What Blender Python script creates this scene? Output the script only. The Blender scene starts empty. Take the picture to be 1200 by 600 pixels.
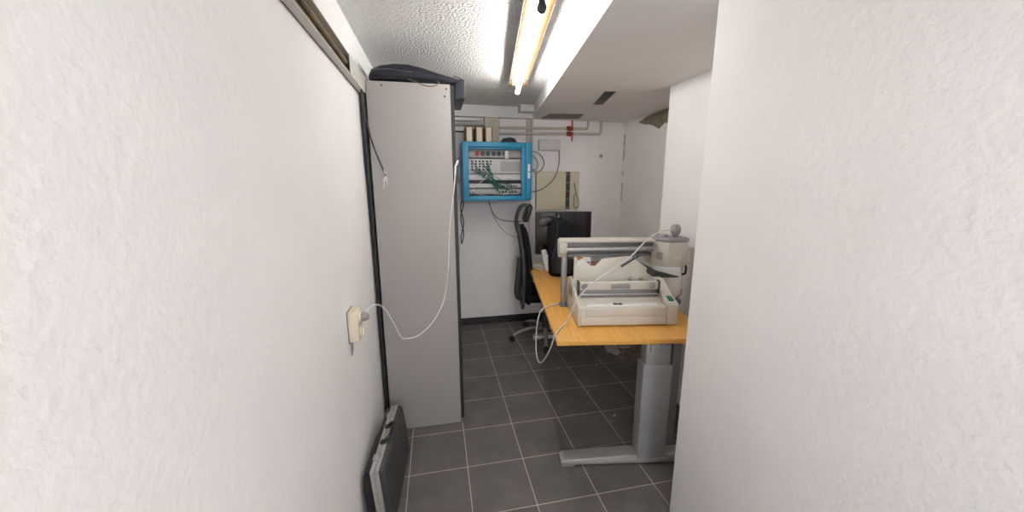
import bpy, bmesh, math, random
from mathutils import Vector, Matrix
random.seed(7)
S = bpy.context.scene
COL = S.collection

# ------------------------------------------------------------------ camera
cam_d = bpy.data.cameras.new('camera'); cam = bpy.data.objects.new('camera', cam_d); COL.objects.link(cam)
R_ = (0.97951, -0.201371, -0.003129); U_ = (0.042279, 0.190411, 0.980794); F_ = (0.196908, 0.96083, -0.195023)
m = Matrix.Identity(4)
for i in range(3):
    m[i][0] = R_[i]; m[i][1] = U_[i]; m[i][2] = -F_[i]
m.translation = (-0.101, -3.181, 1.472)
cam.matrix_world = m
cam_d.sensor_fit = 'HORIZONTAL'; cam_d.sensor_width = 36; cam_d.lens = 36 * 424.47 / 1200
cam_d.clip_start = 0.01
S.camera = cam
# ------------------------------------------------------------------ light and exposure
TUBE = 66.0          # the fluorescent tube in the room
w = bpy.data.worlds.new('world'); S.world = w; w.use_nodes = True
w.node_tree.nodes['Background'].inputs[0].default_value = (0.95, 0.97, 1.0, 1)
w.node_tree.nodes['Background'].inputs[1].default_value = 1.8
PASSAGE_FILL = 56.0       # unseen fill light, added behind the camera to brighten walls and room
d = bpy.data.lights.new('added_passage_fill', 'POINT'); d.energy = PASSAGE_FILL; d.shadow_soft_size = 0.15; d.color = (1, 1, 1)
o = bpy.data.objects.new('added_passage_fill', d); COL.objects.link(o); o.location = (0.20, -4.5, 1.80)
S.view_settings.view_transform = 'Standard'; S.view_settings.look = 'None'
S.view_settings.gamma = 1.0; S.view_settings.use_curve_mapping = False
S.view_settings.exposure = 0.0
S.cycles.diffuse_bounces = 10; S.cycles.max_bounces = 14
# ------------------------------------------------------------------ materials
def mat(name, col, rough=0.5, metal=0.0, var=0.0, vscale=8.0, bump=0.0, bscale=60.0, bdetail=4.0, bdist=0.01, emit=0.0, spec=0.5, trans=0.0, stretch=None):
    M = bpy.data.materials.new(name); M.use_nodes = True
    nt = M.node_tree; b = nt.nodes['Principled BSDF']
    b.inputs['Base Color'].default_value = (*col, 1); b.inputs['Roughness'].default_value = rough
    b.inputs['Metallic'].default_value = metal; b.inputs['Specular IOR Level'].default_value = spec
    if trans: b.inputs['Transmission Weight'].default_value = trans
    tc = nt.nodes.new('ShaderNodeTexCoord'); mp = nt.nodes.new('ShaderNodeMapping')
    nt.links.new(tc.outputs['Object'], mp.inputs['Vector'])
    if stretch: mp.inputs['Scale'].default_value = stretch
    if var > 0:
        n = nt.nodes.new('ShaderNodeTexNoise'); n.inputs['Scale'].default_value = vscale; n.inputs['Detail'].default_value = 5
        nt.links.new(mp.outputs['Vector'], n.inputs['Vector'])
        r = nt.nodes.new('ShaderNodeValToRGB')
        r.color_ramp.elements[0].position = 0.3; r.color_ramp.elements[1].position = 0.7
        r.color_ramp.elements[0].color = (*[max(0, c * (1 - var)) for c in col], 1)
        r.color_ramp.elements[1].color = (*[min(1, c * (1 + var)) for c in col], 1)
        nt.links.new(n.outputs['Fac'], r.inputs['Fac']); nt.links.new(r.outputs['Color'], b.inputs['Base Color'])
    if bump > 0:
        n2 = nt.nodes.new('ShaderNodeTexNoise'); n2.inputs['Scale'].default_value = bscale; n2.inputs['Detail'].default_value = bdetail
        nt.links.new(mp.outputs['Vector'], n2.inputs['Vector'])
        bp = nt.nodes.new('ShaderNodeBump'); bp.inputs['Strength'].default_value = bump; bp.inputs['Distance'].default_value = bdist
        nt.links.new(n2.outputs['Fac'], bp.inputs['Height']); nt.links.new(bp.outputs['Normal'], b.inputs['Normal'])
    if emit > 0:
        b.inputs['Emission Color'].default_value = (1.0, 0.985, 0.95, 1); b.inputs['Emission Strength'].default_value = emit
    return M

def tile_mat():
    M = bpy.data.materials.new('grey_floor_tiles'); M.use_nodes = True
    nt = M.node_tree; b = nt.nodes['Principled BSDF']
    tc = nt.nodes.new('ShaderNodeTexCoord')
    br = nt.nodes.new('ShaderNodeTexBrick'); br.offset = 0.0; br.offset_frequency = 1; br.squash = 1.0
    br.inputs['Scale'].default_value = 1.0; br.inputs['Brick Width'].default_value = 0.3; br.inputs['Row Height'].default_value = 0.3
    br.inputs['Mortar Size'].default_value = 0.0022; br.inputs['Mortar Smooth'].default_value = 0.15; br.inputs['Bias'].default_value = 0.0
    br.inputs['Color1'].default_value = (0.122, 0.113, 0.110, 1); br.inputs['Color2'].default_value = (0.135, 0.125, 0.120, 1)
    br.inputs['Mortar'].default_value = (0.50, 0.44, 0.40, 1)
    nt.links.new(tc.outputs['Object'], br.inputs['Vector'])
    n = nt.nodes.new('ShaderNodeTexNoise'); n.inputs['Scale'].default_value = 7; n.inputs['Detail'].default_value = 8
    nt.links.new(tc.outputs['Object'], n.inputs['Vector'])
    r = nt.nodes.new('ShaderNodeValToRGB'); r.color_ramp.elements[0].position = 0.3; r.color_ramp.elements[1].position = 0.72
    r.color_ramp.elements[0].color = (0.82, 0.82, 0.82, 1); r.color_ramp.elements[1].color = (1.15, 1.13, 1.1, 1)
    nt.links.new(n.outputs['Fac'], r.inputs['Fac'])
    mx = nt.nodes.new('ShaderNodeMixRGB'); mx.blend_type = 'MULTIPLY'; mx.inputs[0].default_value = 1
    nt.links.new(br.outputs['Color'], mx.inputs[1]); nt.links.new(r.outputs['Color'], mx.inputs[2])
    nt.links.new(mx.outputs[0], b.inputs['Base Color'])
    bp = nt.nodes.new('ShaderNodeBump'); bp.inputs['Strength'].default_value = 0.4; bp.inputs['Distance'].default_value = 0.002; bp.invert = True
    nt.links.new(br.outputs['Fac'], bp.inputs['Height']); nt.links.new(bp.outputs['Normal'], b.inputs['Normal'])
    b.inputs['Roughness'].default_value = 0.55; b.inputs['Specular IOR Level'].default_value = 0.35
    return M

def wood_mat():
    M = bpy.data.materials.new('orange_beech_laminate'); M.use_nodes = True
    nt = M.node_tree; b = nt.nodes['Principled BSDF']
    tc = nt.nodes.new('ShaderNodeTexCoord'); mp = nt.nodes.new('ShaderNodeMapping'); mp.inputs['Scale'].default_value = (30, 1.5, 30)
    nt.links.new(tc.outputs['Object'], mp.inputs['Vector'])
    n = nt.nodes.new('ShaderNodeTexNoise'); n.inputs['Scale'].default_value = 2.0; n.inputs['Detail'].default_value = 5
    nt.links.new(mp.outputs['Vector'], n.inputs['Vector'])
    r = nt.nodes.new('ShaderNodeValToRGB'); r.color_ramp.elements[0].position = 0.3; r.color_ramp.elements[1].position = 0.75
    r.color_ramp.elements[0].color = (0.60, 0.30, 0.062, 1); r.color_ramp.elements[1].color = (0.72, 0.38, 0.085, 1)
    nt.links.new(n.outputs['Fac'], r.inputs['Fac']); nt.links.new(r.outputs['Color'], b.inputs['Base Color'])
    b.inputs['Roughness'].default_value = 0.42
    return M

PL = (0.84, 0.825, 0.82)
M = dict(
    wall=mat('white_rough_plaster', PL, 0.9, var=0.03, vscale=3, bump=0.3, bscale=55, bdetail=4, bdist=0.008, spec=0.2),
    ceil=mat('white_popcorn_plaster', (0.82, 0.81, 0.80), 0.95, var=0.05, vscale=70, bump=0.75, bscale=80, bdetail=3, bdist=0.03, spec=0.1),
    soffit=mat('white_smooth_plaster', (0.82, 0.80, 0.785), 0.9, var=0.02, vscale=2, bump=0.2, bscale=40, bdist=0.004, spec=0.2),
    backwall=mat('white_painted_brickwork', (0.90, 0.88, 0.885), 0.85, var=0.04, vscale=2.5, bump=0.35, bscale=30, bdist=0.006, spec=0.2),
    floor=tile_mat(), wood=wood_mat(),
    base=mat('dark_tile_base', (0.035, 0.034, 0.036), 0.5, var=0.15),
    bare=mat('bare_render_olive', (0.23, 0.20, 0.145), 0.95, var=0.25, vscale=20, bump=0.8, bscale=60),
    crack=mat('flaked_paint_edge', (0.55, 0.50, 0.44), 0.95, var=0.3, vscale=30),
    cab=mat('light_grey_melamine', (0.365, 0.344, 0.33), 0.55, var=0.015, vscale=1.5, spec=0.35),
    cabdoor=mat('white_melamine', (0.62, 0.61, 0.6), 0.5, var=0.02),
    edge=mat('black_edge_band', (0.02, 0.02, 0.02), 0.5, var=0.1),
    screw=mat('brown_screw_cap', (0.12, 0.09, 0.07), 0.5, var=0.1),
    navy=mat('dark_navy_nylon', (0.012, 0.014, 0.024), 0.6, var=0.3, vscale=30, bump=0.3, bscale=250, bdist=0.002),
    navyseam=mat('grey_navy_piping', (0.07, 0.075, 0.09), 0.45, var=0.2),
    black=mat('black_plastic', (0.012, 0.012, 0.013), 0.4, var=0.1),
    blackmesh=mat('black_fabric', (0.010, 0.010, 0.012), 0.9, var=0.3, vscale=40, bump=0.4, bscale=300, bdist=0.002, spec=0.2),
    charcoal=mat('charcoal_plastic', (0.05, 0.052, 0.055), 0.45, var=0.1),
    screen=mat('black_screen', (0.008, 0.008, 0.009), 0.18, var=0.05),
    cream=mat('cream_plastic', (0.68, 0.62, 0.49), 0.45, var=0.03),
    creamwhite=mat('cream_white_enamel', (0.56, 0.53, 0.47), 0.42, var=0.03),
    termcream=mat('yellowed_cream_plastic', (0.66, 0.60, 0.46), 0.5, var=0.03),
    whiteplastic=mat('white_plastic', (0.76, 0.755, 0.74), 0.4, var=0.02),
    brown=mat('brown_cardboard', (0.21, 0.13, 0.065), 0.8, var=0.2, vscale=20),
    blue=mat('bright_blue_enamel', (0.020, 0.25, 0.44), 0.4, var=0.05),
    bluedark=mat('deep_blue_enamel', (0.015, 0.15, 0.32), 0.45, var=0.05),
    rackin=mat('grey_rack_panel', (0.42, 0.42, 0.42), 0.55, var=0.05),
    rackwhite=mat('light_rack_panel', (0.62, 0.62, 0.62), 0.5, var=0.04),
    rackdark=mat('dark_rack_slot', (0.05, 0.05, 0.055), 0.6, var=0.1),
    red=mat('red_plastic', (0.42, 0.03, 0.025), 0.45, var=0.1),
    darkred=mat('dark_red_paint', (0.25, 0.03, 0.025), 0.5, var=0.15),
    teal=mat('teal_cable', (0.02, 0.15, 0.14), 0.45, var=0.1),
    green=mat('green_switch', (0.0, 0.13, 0.09), 0.3, var=0.1),
    boxgrey=mat('off_white_plastic', (0.62, 0.615, 0.61), 0.4, var=0.02),
    cable=mat('white_cable', (0.78, 0.77, 0.75), 0.4, var=0.02),
    cablegrey=mat('light_grey_cable', (0.58, 0.56, 0.54), 0.4, var=0.05),
    cabledark=mat('dark_cable', (0.03, 0.028, 0.027), 0.45, var=0.1),
    cablebrown=mat('brown_cable', (0.16, 0.12, 0.10), 0.5, var=0.1),
    alu=mat('brushed_aluminium', (0.47, 0.47, 0.46), 0.42, 0.6, var=0.06, vscale=30, stretch=(20, 1, 1)),
    steel=mat('polished_steel', (0.6, 0.6, 0.6), 0.28, 0.9, var=0.05),
    greymetal=mat('grey_powder_coat', (0.30, 0.305, 0.31), 0.45, 0.25, var=0.04),
    greydark=mat('dark_grey_enamel', (0.16, 0.155, 0.16), 0.4, var=0.05),
    midgrey=mat('mid_grey_plastic', (0.27, 0.26, 0.265), 0.45, var=0.05),
    casefront=mat('charcoal_case_shell', (0.045, 0.047, 0.048), 0.5, var=0.2, vscale=30, bump=0.3, bscale=200, bdist=0.002),
    brass=mat('tarnished_aluminium_trim', (0.42, 0.40, 0.34), 0.45, 0.6, var=0.2, vscale=40),
    rim=mat('rusty_orange_lamp_rim', (0.20, 0.080, 0.018), 0.5, 0.2, var=0.3, vscale=25),
    lampwhite=mat('white_lamp_enamel', (0.8, 0.79, 0.76), 0.45, var=0.03),
    tube=mat('fluorescent_glow', (0.9, 0.9, 0.88), 0.4, emit=TUBE),
    pipe=mat('cream_pipe_paint', (0.55, 0.51, 0.44), 0.5, var=0.08, vscale=12),
    pipegrey=mat('grey_pipe_paint', (0.42, 0.40, 0.38), 0.55, var=0.1, vscale=12),
    trunk=mat('grey_white_trunking', (0.52, 0.50, 0.46), 0.5, var=0.04),
    trunkin=mat('brown_trunking_inside', (0.17, 0.125, 0.075), 0.8, var=0.3, vscale=15),
    hatch=mat('grey_hatch_board', (0.22, 0.20, 0.19), 0.7, var=0.05),
    plaster=mat('spilled_plaster', (0.50, 0.47, 0.43), 0.95, var=0.3, vscale=25),
    dust=mat('dusty_film', (0.19, 0.165, 0.145), 0.95, var=0.35, vscale=14),
    paper=mat('white_paper', (0.78, 0.78, 0.8), 0.7, var=0.02),
    amber=mat('amber_print', (0.42, 0.20, 0.03), 0.6, var=0.3, vscale=20),
    violet=mat('violet_print', (0.20, 0.16, 0.24), 0.6, var=0.3, vscale=20),
)
# ------------------------------------------------------------------ mesh helpers
def new(): return bmesh.new()
def smooth_mesh(me, ang=40):
    for p in me.polygons: p.use_smooth = True
    try: me.set_sharp_from_angle(angle=math.radians(ang))
    except Exception: pass
def obj(name, bm, m_, parent=None, label=None, ang=40):
    bmesh.ops.recalc_face_normals(bm, faces=bm.faces[:])
    me = bpy.data.meshes.new(name); bm.to_mesh(me); bm.free()
    me.materials.append(M[m_] if isinstance(m_, str) else m_); smooth_mesh(me, ang)
    o = bpy.data.objects.new(name, me); COL.objects.link(o)
    if parent: o.parent = parent
    if label: o['label'] = label
    return o
def tag(o, label, cat, group=None, kind=None):
    o['label'] = label; o['category'] = cat
    if group: o['group'] = group
    if kind: o['kind'] = kind
    return o
def thing(name, label, cat, loc=(0, 0, 0), rz=0, group=None):
    o = bpy.data.objects.new(name, None); COL.objects.link(o); o.empty_display_size = 0.05
    o.location = loc; o.rotation_euler = (0, 0, rz)
    return tag(o, label, cat, group)
def struct(name, bm, m_, parent=None):
    o = obj(name, bm, m_, parent)
    if not parent: o['kind'] = 'structure'
    return o
def dup(o, parent=None, **kw):
    c = o.copy(); COL.objects.link(c)
    if parent is not None: c.parent = parent
    for ch in list(o.children): dup(ch, c)
    return c
def bx(bm, x0, x1, y0, y1, z0, z1, bev=0.0, seg=2, mtx=None):
    t = bmesh.new()
    bmesh.ops.create_cube(t, size=1)
    bmesh.ops.scale(t, vec=(x1 - x0, y1 - y0, z1 - z0), verts=t.verts)
    if bev > 0: bmesh.ops.bevel(t, geom=t.edges[:], offset=min(bev, 0.49 * min(x1 - x0, y1 - y0, z1 - z0)), segments=seg, profile=0.5, affect='EDGES')
    bmesh.ops.translate(t, vec=((x0 + x1) / 2, (y0 + y1) / 2, (z0 + z1) / 2), verts=t.verts)
    merge(bm, t, mtx); return bm
def merge(bm, t, mtx=None):
    if mtx is not None: bmesh.ops.transform(t, matrix=mtx, verts=t.verts)
    me = bpy.data.meshes.new('tmp'); t.to_mesh(me); t.free(); bm.from_mesh(me); bpy.data.meshes.remove(me)
def catmull(P, n=6, closed=False):
    P = [Vector(p) for p in P]; out = []; N = len(P)
    rng = range(N if closed else N - 1)
    for i in rng:
        if closed: p0, p1, p2, p3 = P[(i - 1) % N], P[i], P[(i + 1) % N], P[(i + 2) % N]
        else: p0, p1, p2, p3 = P[max(i - 1, 0)], P[i], P[i + 1], P[min(i + 2, N - 1)]
        for k in range(n):
            t = k / n
            out.append(0.5 * ((2 * p1) + (-p0 + p2) * t + (2 * p0 - 5 * p1 + 4 * p2 - p3) * t * t + (-p0 + 3 * p1 - 3 * p2 + p3) * t ** 3))
    if not closed: out.append(P[-1])
    return out
def tube(bm, pts, r, seg=8, sm=0, closed=False, flat=1.0):
    pts = catmull(pts, sm, closed) if sm else [Vector(p) for p in pts]
    n = len(pts); rad = r if isinstance(r, (list, tuple)) else None
    prev = None; rings = []
    for i, p in enumerate(pts):
        a = pts[(i - 1) % n] if closed else pts[max(i - 1, 0)]; b = pts[(i + 1) % n] if closed else pts[min(i + 1, n - 1)]
        d = (b - a)
        d = d.normalized() if d.length > 1e-9 else Vector((0, 0, 1))
        if prev is None:
            u = d.orthogonal().normalized()
            if abs(d.z) < 0.95: u = d.cross(Vector((0, 0, 1))).normalized()
        else:
            u = prev - d * prev.dot(d)
            u = u.normalized() if u.length > 1e-6 else d.orthogonal().normalized()
        prev = u; v = d.cross(u)
        rr = r if rad is None else rad[0] + (rad[1] - rad[0]) * i / max(n - 1, 1)
        rings.append([bm.verts.new(p + u * rr * math.cos(2 * math.pi * k / seg) + v * rr * flat * math.sin(2 * math.pi * k / seg)) for k in range(seg)])
    m_ = n if closed else n - 1
    for i in range(m_):
        A, B = rings[i], rings[(i + 1) % n]
        for k in range(seg): bm.faces.new((A[k], A[(k + 1) % seg], B[(k + 1) % seg], B[k]))
    if not closed:
        bm.faces.new(rings[0][::-1]); bm.faces.new(rings[-1])
    return bm
def prism(bm, poly, axis, a, b, bev=0.0, mtx=None):
    """poly in the plane of the two other axes (in xyz order), extruded from a to b along axis"""
    t = bmesh.new()
    def P(q, h):
        return {'x': (h, q[0], q[1]), 'y': (q[0], h, q[1]), 'z': (q[0], q[1], h)}[axis]
    A = [t.verts.new(P(q, a)) for q in poly]; B = [t.verts.new(P(q, b)) for q in poly]
    n = len(poly)
    t.faces.new(A); t.faces.new(B[::-1])
    for i in range(n): t.faces.new((A[i], B[i], B[(i + 1) % n], A[(i + 1) % n]))
    bmesh.ops.recalc_face_normals(t, faces=t.faces[:])
    if bev > 0: bmesh.ops.bevel(t, geom=t.edges[:], offset=bev, segments=2, profile=0.5, affect='EDGES')
    merge(bm, t, mtx); return bm
def cyl(bm, p0, p1, r, seg=16, r2=None):
    return tube(bm, [p0, p1], [r, r if r2 is None else r2], seg)
def lathe(bm, prof, c, seg=24, axis=(0, 0, 1)):
    """prof: list of (radius, height) about axis through c"""
    ax = Vector(axis).normalized(); u = ax.orthogonal().normalized(); v = ax.cross(u); c = Vector(c); rings = []
    for r, h in prof:
        rings.append([bm.verts.new(c + ax * h + u * max(r, 1e-4) * math.cos(2 * math.pi * k / seg) + v * max(r, 1e-4) * math.sin(2 * math.pi * k / seg)) for k in range(seg)])
    for A, B in zip(rings, rings[1:]):
        for k in range(seg): bm.faces.new((A[k], A[(k + 1) % seg], B[(k + 1) % seg], B[k]))
    bm.faces.new(rings[0][::-1]); bm.faces.new(rings[-1]); return bm
def loft(bm, rings):
    vs = [[bm.verts.new(p) for p in r] for r in rings]; n = len(vs[0])
    for A, B in zip(vs, vs[1:]):
        for k in range(n): bm.faces.new((A[k], A[(k + 1) % n], B[(k + 1) % n], B[k]))
    bm.faces.new(vs[0][::-1]); bm.faces.new(vs[-1]); return bm
def superell(n=24, e=3.0):
    out = []
    for k in range(n):
        t = 2 * math.pi * k / n; c, s = math.cos(t), math.sin(t)
        out.append((math.copysign(abs(c) ** (2 / e), c), math.copysign(abs(s) ** (2 / e), s)))
    return out
def blob(n, rx, ry, cx, cy, jit, seed):
    rr = random.Random(seed)
    return [(cx + rx * (1 + jit * (rr.random() - .5)) * math.cos(2 * math.pi * k / n), cy + ry * (1 + jit * (rr.random() - .5)) * math.sin(2 * math.pi * k / n)) for k in range(n)]

# ------------------------------------------------------------------ the room
WX = -0.465; WY = 0.495; CZ = 2.2; SZ = 2.1
struct('floor', bx(new(), -0.7, 3.2, -6.5, 0.7, -0.1, 0), 'floor')
struct('ceiling', bx(new(), -0.7, 3.2, -6.5, 0.7, CZ, CZ + 0.1), 'ceil')
struct('wall_left', bx(new(), WX - 0.15, WX, -6.5, 0.65, 0, CZ), 'wall')
struct('wall_back', bx(new(), WX, 2.0, WY, WY + 0.15, 0, CZ), 'backwall')
wr = struct('wall_right', bx(new(), 1.86, 2.05, -0.87, WY, 0, SZ), 'wall')
struct('wall_right_pier', bx(new(), 1.45, 2.05, -2.3, -0.87, 0, SZ), 'wall')
# ragged plaster edge on the passage corner
bmw = new()
struct('wall_right_passage', bx(bmw, 0.86, 1.45, -6.5, -1.98, 0, SZ, 0.006, 2), 'wall')
# low slab beam on the right of the ceiling, its left edge runs at a slight angle
def bX(y): return 0.856 + (y - 0.495) * 0.1378
struct('ceiling_beam', prism(new(), [(bX(0.5), 0.5), (bX(-6.5), -6.5), (3.2, -6.5), (3.2, 0.5)], 'z', SZ, CZ), 'soffit')
struct('ceiling_beam_back', bx(new(), WX, bX(0.45) + 0.02, 0.42, WY, 2.098, CZ), 'soffit')
struct('ceiling_beam_stub', bx(new(), 0.70, 0.83, 0.30, 0.425, 2.14, CZ, 0.004), 'soffit')
bb = new(); bx(bb, WX, 1.86, WY - 0.012, WY, 0, 0.075)
struct('baseboard_back', bb, 'base')
bb = new(); bx(bb, 1.848, 1.86, -0.87, WY - 0.012, 0, 0.075)
struct('baseboard_right', bb, 'base')
# bare render where plaster has fallen under the ceiling, flaked corner
hole = [(0.20, 2.055), (0.08, 2.085), (-0.06, 2.096), (-0.87, 2.098), (-0.87, 1.98), (-0.45, 2.0), (-0.30, 1.965), (-0.22, 1.99), (-0.14, 1.95), (-0.06, 1.985), (0.02, 2.01), (0.10, 2.02)]
obj('bare_patch', prism(new(), hole, 'x', 1.853, 1.8605), 'bare', wr, 'olive grey bare render where plaster fell away')
rr = random.Random(3); pts = []; z = 0.9
cr = new()
for (z0, z1) in ((1.30, 1.48), (1.55, 1.60), (1.72, 1.98)):
    L = []; n = 9
    for i in range(n + 1): L.append((WY - 0.008 - 0.010 * rr.random(), z0 + (z1 - z0) * i / n))
    Rr = [(WY - 0.028 - 0.016 * rr.random(), z0 + (z1 - z0) * i / n) for i in range(n, -1, -1)]
    prism(cr, L + Rr, 'x', 1.857, 1.8605)
obj('flaked_paint', cr, 'crack', wr, 'flaked paint down the corner')

# ------------------------------------------------------------------ ceiling lamp
LA = math.atan(0.147)
lamp = thing('fluorescent_lamp', 'white ceiling batten lamp with bare lit tube and rusty orange rims', 'lamp', (0.40, -1.12, CZ), -LA)
b = new(); bx(b, -0.030, 0.030, -0.755, 0.655, -0.040, 0, 0.004); obj('lamp_body', b, 'lampwhite', lamp)
b = new()
prism(b, [(-0.042, -0.030), (-0.030, -0.043), (0.030, -0.043), (0.042, -0.030), (0.042, -0.022), (-0.042, -0.022)], 'y', -0.76, 0.66)
obj('reflector', b, 'lampwhite', lamp)
for s in (-1, 1):
    b = new(); bx(b, s * 0.050 - 0.008, s * 0.050 + 0.008, -0.76, 0.66, -0.046, -0.014, 0.002)
    r_ = obj('rim', b, 'rim', lamp, 'rusty orange rim')
    b = new(); bx(b, s * 0.050 - 0.011, s * 0.050 + 0.011, 0.49, 0.515, -0.052, -0.016, 0.002); obj('clip', b, 'charcoal', r_)
    b = new(); bx(b, *sorted((s * 0.0585, s * 0.063)), -0.76, 0.66, -0.046, -0.012, 0.001); obj('outer_flange', b, 'greydark', r_, 'dark grey outer flange')
for y0, y1 in ((0.605, 0.63), (-0.645, -0.62)):
    b = new(); bx(b, -0.012, 0.012, y0, y1, -0.105, -0.04, 0.004); lathe(b, [(0.017, 0), (0.018, .004), (0.018, .02), (0.015, .024)], (0, y0, -0.092), 16, (0, 1, 0))
    obj('lamp_holder', b, 'lampwhite' if y0 > 0 else 'charcoal', lamp)  # near holder charcoal: the shade on its unlit end is put into the colour
b = new(); cyl(b, (0, -0.618, -0.092), (0, 0.603, -0.092), 0.013, 20); obj('glowing_tube', b, 'tube', lamp)
b = new(); cyl(b, (0.018, 0.20, -0.045), (0.018, 0.20, -0.07), 0.011, 14); obj('starter', b, 'cream', lamp)
b = new(); cyl(b, (0.012, -0.70, -0.045), (0.012, -0.70, -0.085), 0.018, 14, 0.016); obj('starter', b, 'charcoal', lamp)

# ------------------------------------------------------------------ vent and hatch in the low ceiling
v = thing('ceiling_vent', 'black slotted ventilation grille set in the low white ceiling', 'vent', (1.155, -0.49, SZ), math.radians(-13))
b = new(); bx(b, -0.038, 0.038, -0.20, 0.20, -0.006, 0, 0.002); obj('frame', b, 'black', v)
for k in range(3):
    b = new(); bx(b, -0.026 + k * 0.019, -0.012 + k * 0.019, -0.185, 0.185, -0.010, -0.004, 0.002, mtx=None); obj('slat', b, 'black', v)
hq = [(0.925, 0.40), (0.945, 0.17), (1.25, 0.12), (1.295, 0.35)]
b = new(); prism(b, hq, 'z', SZ - 0.006, SZ, 0.001); tag(obj('ceiling_hatch', b, 'hatch'), 'grey square hatch board in the low ceiling near the back wall', 'hatch')

# ------------------------------------------------------------------ trunking on the left wall
t = thing('cable_trunking', 'grey trunking along top of left wall with brown open end', 'trunking', (WX, -1.6, 1.96))
b = new(); bx(b, 0, 0.004, -1.6, 0.72, -0.035, 0.045); bx(b, 0, 0.032, -1.6, 0.72, 0.041, 0.045); bx(b, 0, 0.032, -1.6, 0.72, -0.035, -0.031); obj('channel', b, 'trunk', t)
b = new(); bx(b, 0.030, 0.034, 0.16, 0.72, -0.037, 0.047, 0.001); obj('cover', b, 'trunk', t)
b = new(); bx(b, 0.0045, 0.010, -1.6, 0.155, -0.030, 0.040); tube(b, [(0.018, -1.6, 0.012), (0.017, -0.6, 0.018), (0.018, 0.15, 0.010)], 0.009, 8, 5); obj('dusty_lining', b, 'trunkin', t, 'brown open inside of the trunking')

# ------------------------------------------------------------------ tall cabinet
CX0, CX1, CY0, CY1, CH = -0.428, -0.008, -1.118, -0.318, 1.985
c = thing('tall_cabinet', 'tall light grey cabinet with its plain side facing the passage', 'cabinet', ((CX0 + CX1) / 2, CY0, 0))
ox, oy = (CX0 + CX1) / 2, CY0
hw = (CX1 - CX0) / 2; D = CY1 - CY0
b = new(); bx(b, -hw, hw, 0, 0.018, 0, CH, 0.001); obj('side_panel', b, 'cab', c)
b = new(); bx(b, -hw, hw, D - 0.018, D, 0, CH, 0.001); obj('side_panel', b, 'cab', c)
b = new(); bx(b, -hw, hw, 0.018, D - 0.018, CH - 0.018, CH); obj('top_panel', b, 'cab', c)
b = new(); bx(b, -hw, -hw + 0.006, 0.018, D - 0.018, 0.02, CH - 0.018); obj('back_panel', b, 'edge', c)
b = new(); bx(b, -hw, hw - 0.03, 0.018, D - 0.018, 0.05, 0.068); obj('bottom_panel', b, 'cab', c)
for k in range(4):
    b = new(); bx(b, -hw + 0.006, hw - 0.02, 0.018, D - 0.018, 0.42 + k * 0.38, 0.438 + k * 0.38); obj('shelf', b, 'cab', c)
for k in range(2):
    y0 = 0.002 + k * (D / 2); b = new(); bx(b, hw + 0.003, hw + 0.020, y0 + 0.003, y0 + D / 2 - 0.004, 0.03, CH - 0.004, 0.001)
    d = obj('door', b, 'cabdoor', c)
    b = new(); bx(b, hw + 0.001, hw + 0.020, y0, y0 + 0.003, 0.03, CH - 0.004); obj('edge_strip', b, 'edge', d, 'black edge strip')
    yh = y0 + (D / 2 - 0.05 if k == 0 else 0.05)
    b = new(); tube(b, [(hw + 0.020, yh, 1.0), (hw + 0.040, yh, 1.0), (hw + 0.040, yh, 1.13), (hw + 0.020, yh, 1.13)], 0.005, 8); obj('handle', b, 'steel', d)
for (x, z) in ((-0.352, 1.966), (-0.028, 1.962), (-0.037, 1.925)):
    b = new(); lathe(b, [(0.0055, 0), (0.005, 0.0015), (0.001, 0.002)], (x - ox, 0, z), 12, (0, -1, 0)); obj('screw_cap', b, 'screw', c)

# bag on the cabinet
bag = thing('padded_bag', 'dark navy padded bag slumped over top of the tall cabinet', 'bag', (-0.2, -0.92, CH))
prof = [(-0.425, 0.030, 0.055, .10), (-0.405, 0.012, 0.085, .14), (-0.36, 0.004, 0.100, .17), (-0.29, 0.003, 0.112, .175), (-0.22, 0.003, 0.112, .178), (-0.15, 0.003, 0.098, .178), (-0.09, 0.003, 0.080, .175), (-0.03, 0.003, 0.064, .172), (0.02, 0.004, 0.052, .17), (0.05, 0.003, 0.046, .168), (0.068, 0.002, 0.034, .16)]
SE = superell(28, 3.2); rings = []
for x, z0, z1, wy in prof:
    rings.append([(x + 0.2, cy * wy, (z0 + z1) / 2 + cz * (z1 - z0) / 2) for cy, cz in SE])
obj('bag_body', loft(new(), rings), 'navy', bag)
b = new(); bx(b, 0.215, 0.272, -0.165, 0.13, -0.066, 0.040, 0.010, 3); fl = obj('hanging_flap', b, 'navy', bag)
b = new(); tube(b, [(0.268, -0.163, -0.063), (0.270, -0.164, 0.02), (0.262, -0.160, 0.036), (0.215, -0.168, 0.05)], 0.0025, 6, 4); obj('piping', b, 'black', fl)
b = new()
for k in range(9): bx(b, 0.2625, 0.2665, -0.1672, -0.1642, -0.060 + k * 0.0100, -0.054 + k * 0.0100, 0.0006)
obj('stitching', b, 'navyseam', fl)
b = new(); tube(b, [(-0.20, -0.172, 0.058), (-0.12, -0.182, 0.063), (-0.05, -0.182, 0.058), (0.0, -0.182, 0.055)], 0.003, 6, 4); obj('strap', b, 'navyseam', bag)
b = new(); tube(b, [(-0.215, -0.165, 0.018), (-0.10, -0.184, 0.020), (0.02, -0.183, 0.014), (0.16, -0.176, 0.012), (0.25, -0.168, 0.028)], 0.0035, 6, 5); obj('zip', b, 'black', bag)
b = new(); tube(b, [(-0.219, -1.112, 2.003), (-0.169, -1.118, 1.985), (-0.127, -1.118, 1.972), (-0.088, -1.118, 1.974), (-0.065, -1.116, 1.991), (-0.074, -1.108, 2.001)], 0.0028, 6, 6)
tag(obj('brown_cord', b, 'cablebrown'), 'thin dark brown cord looping down below the navy bag', 'cord')

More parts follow.
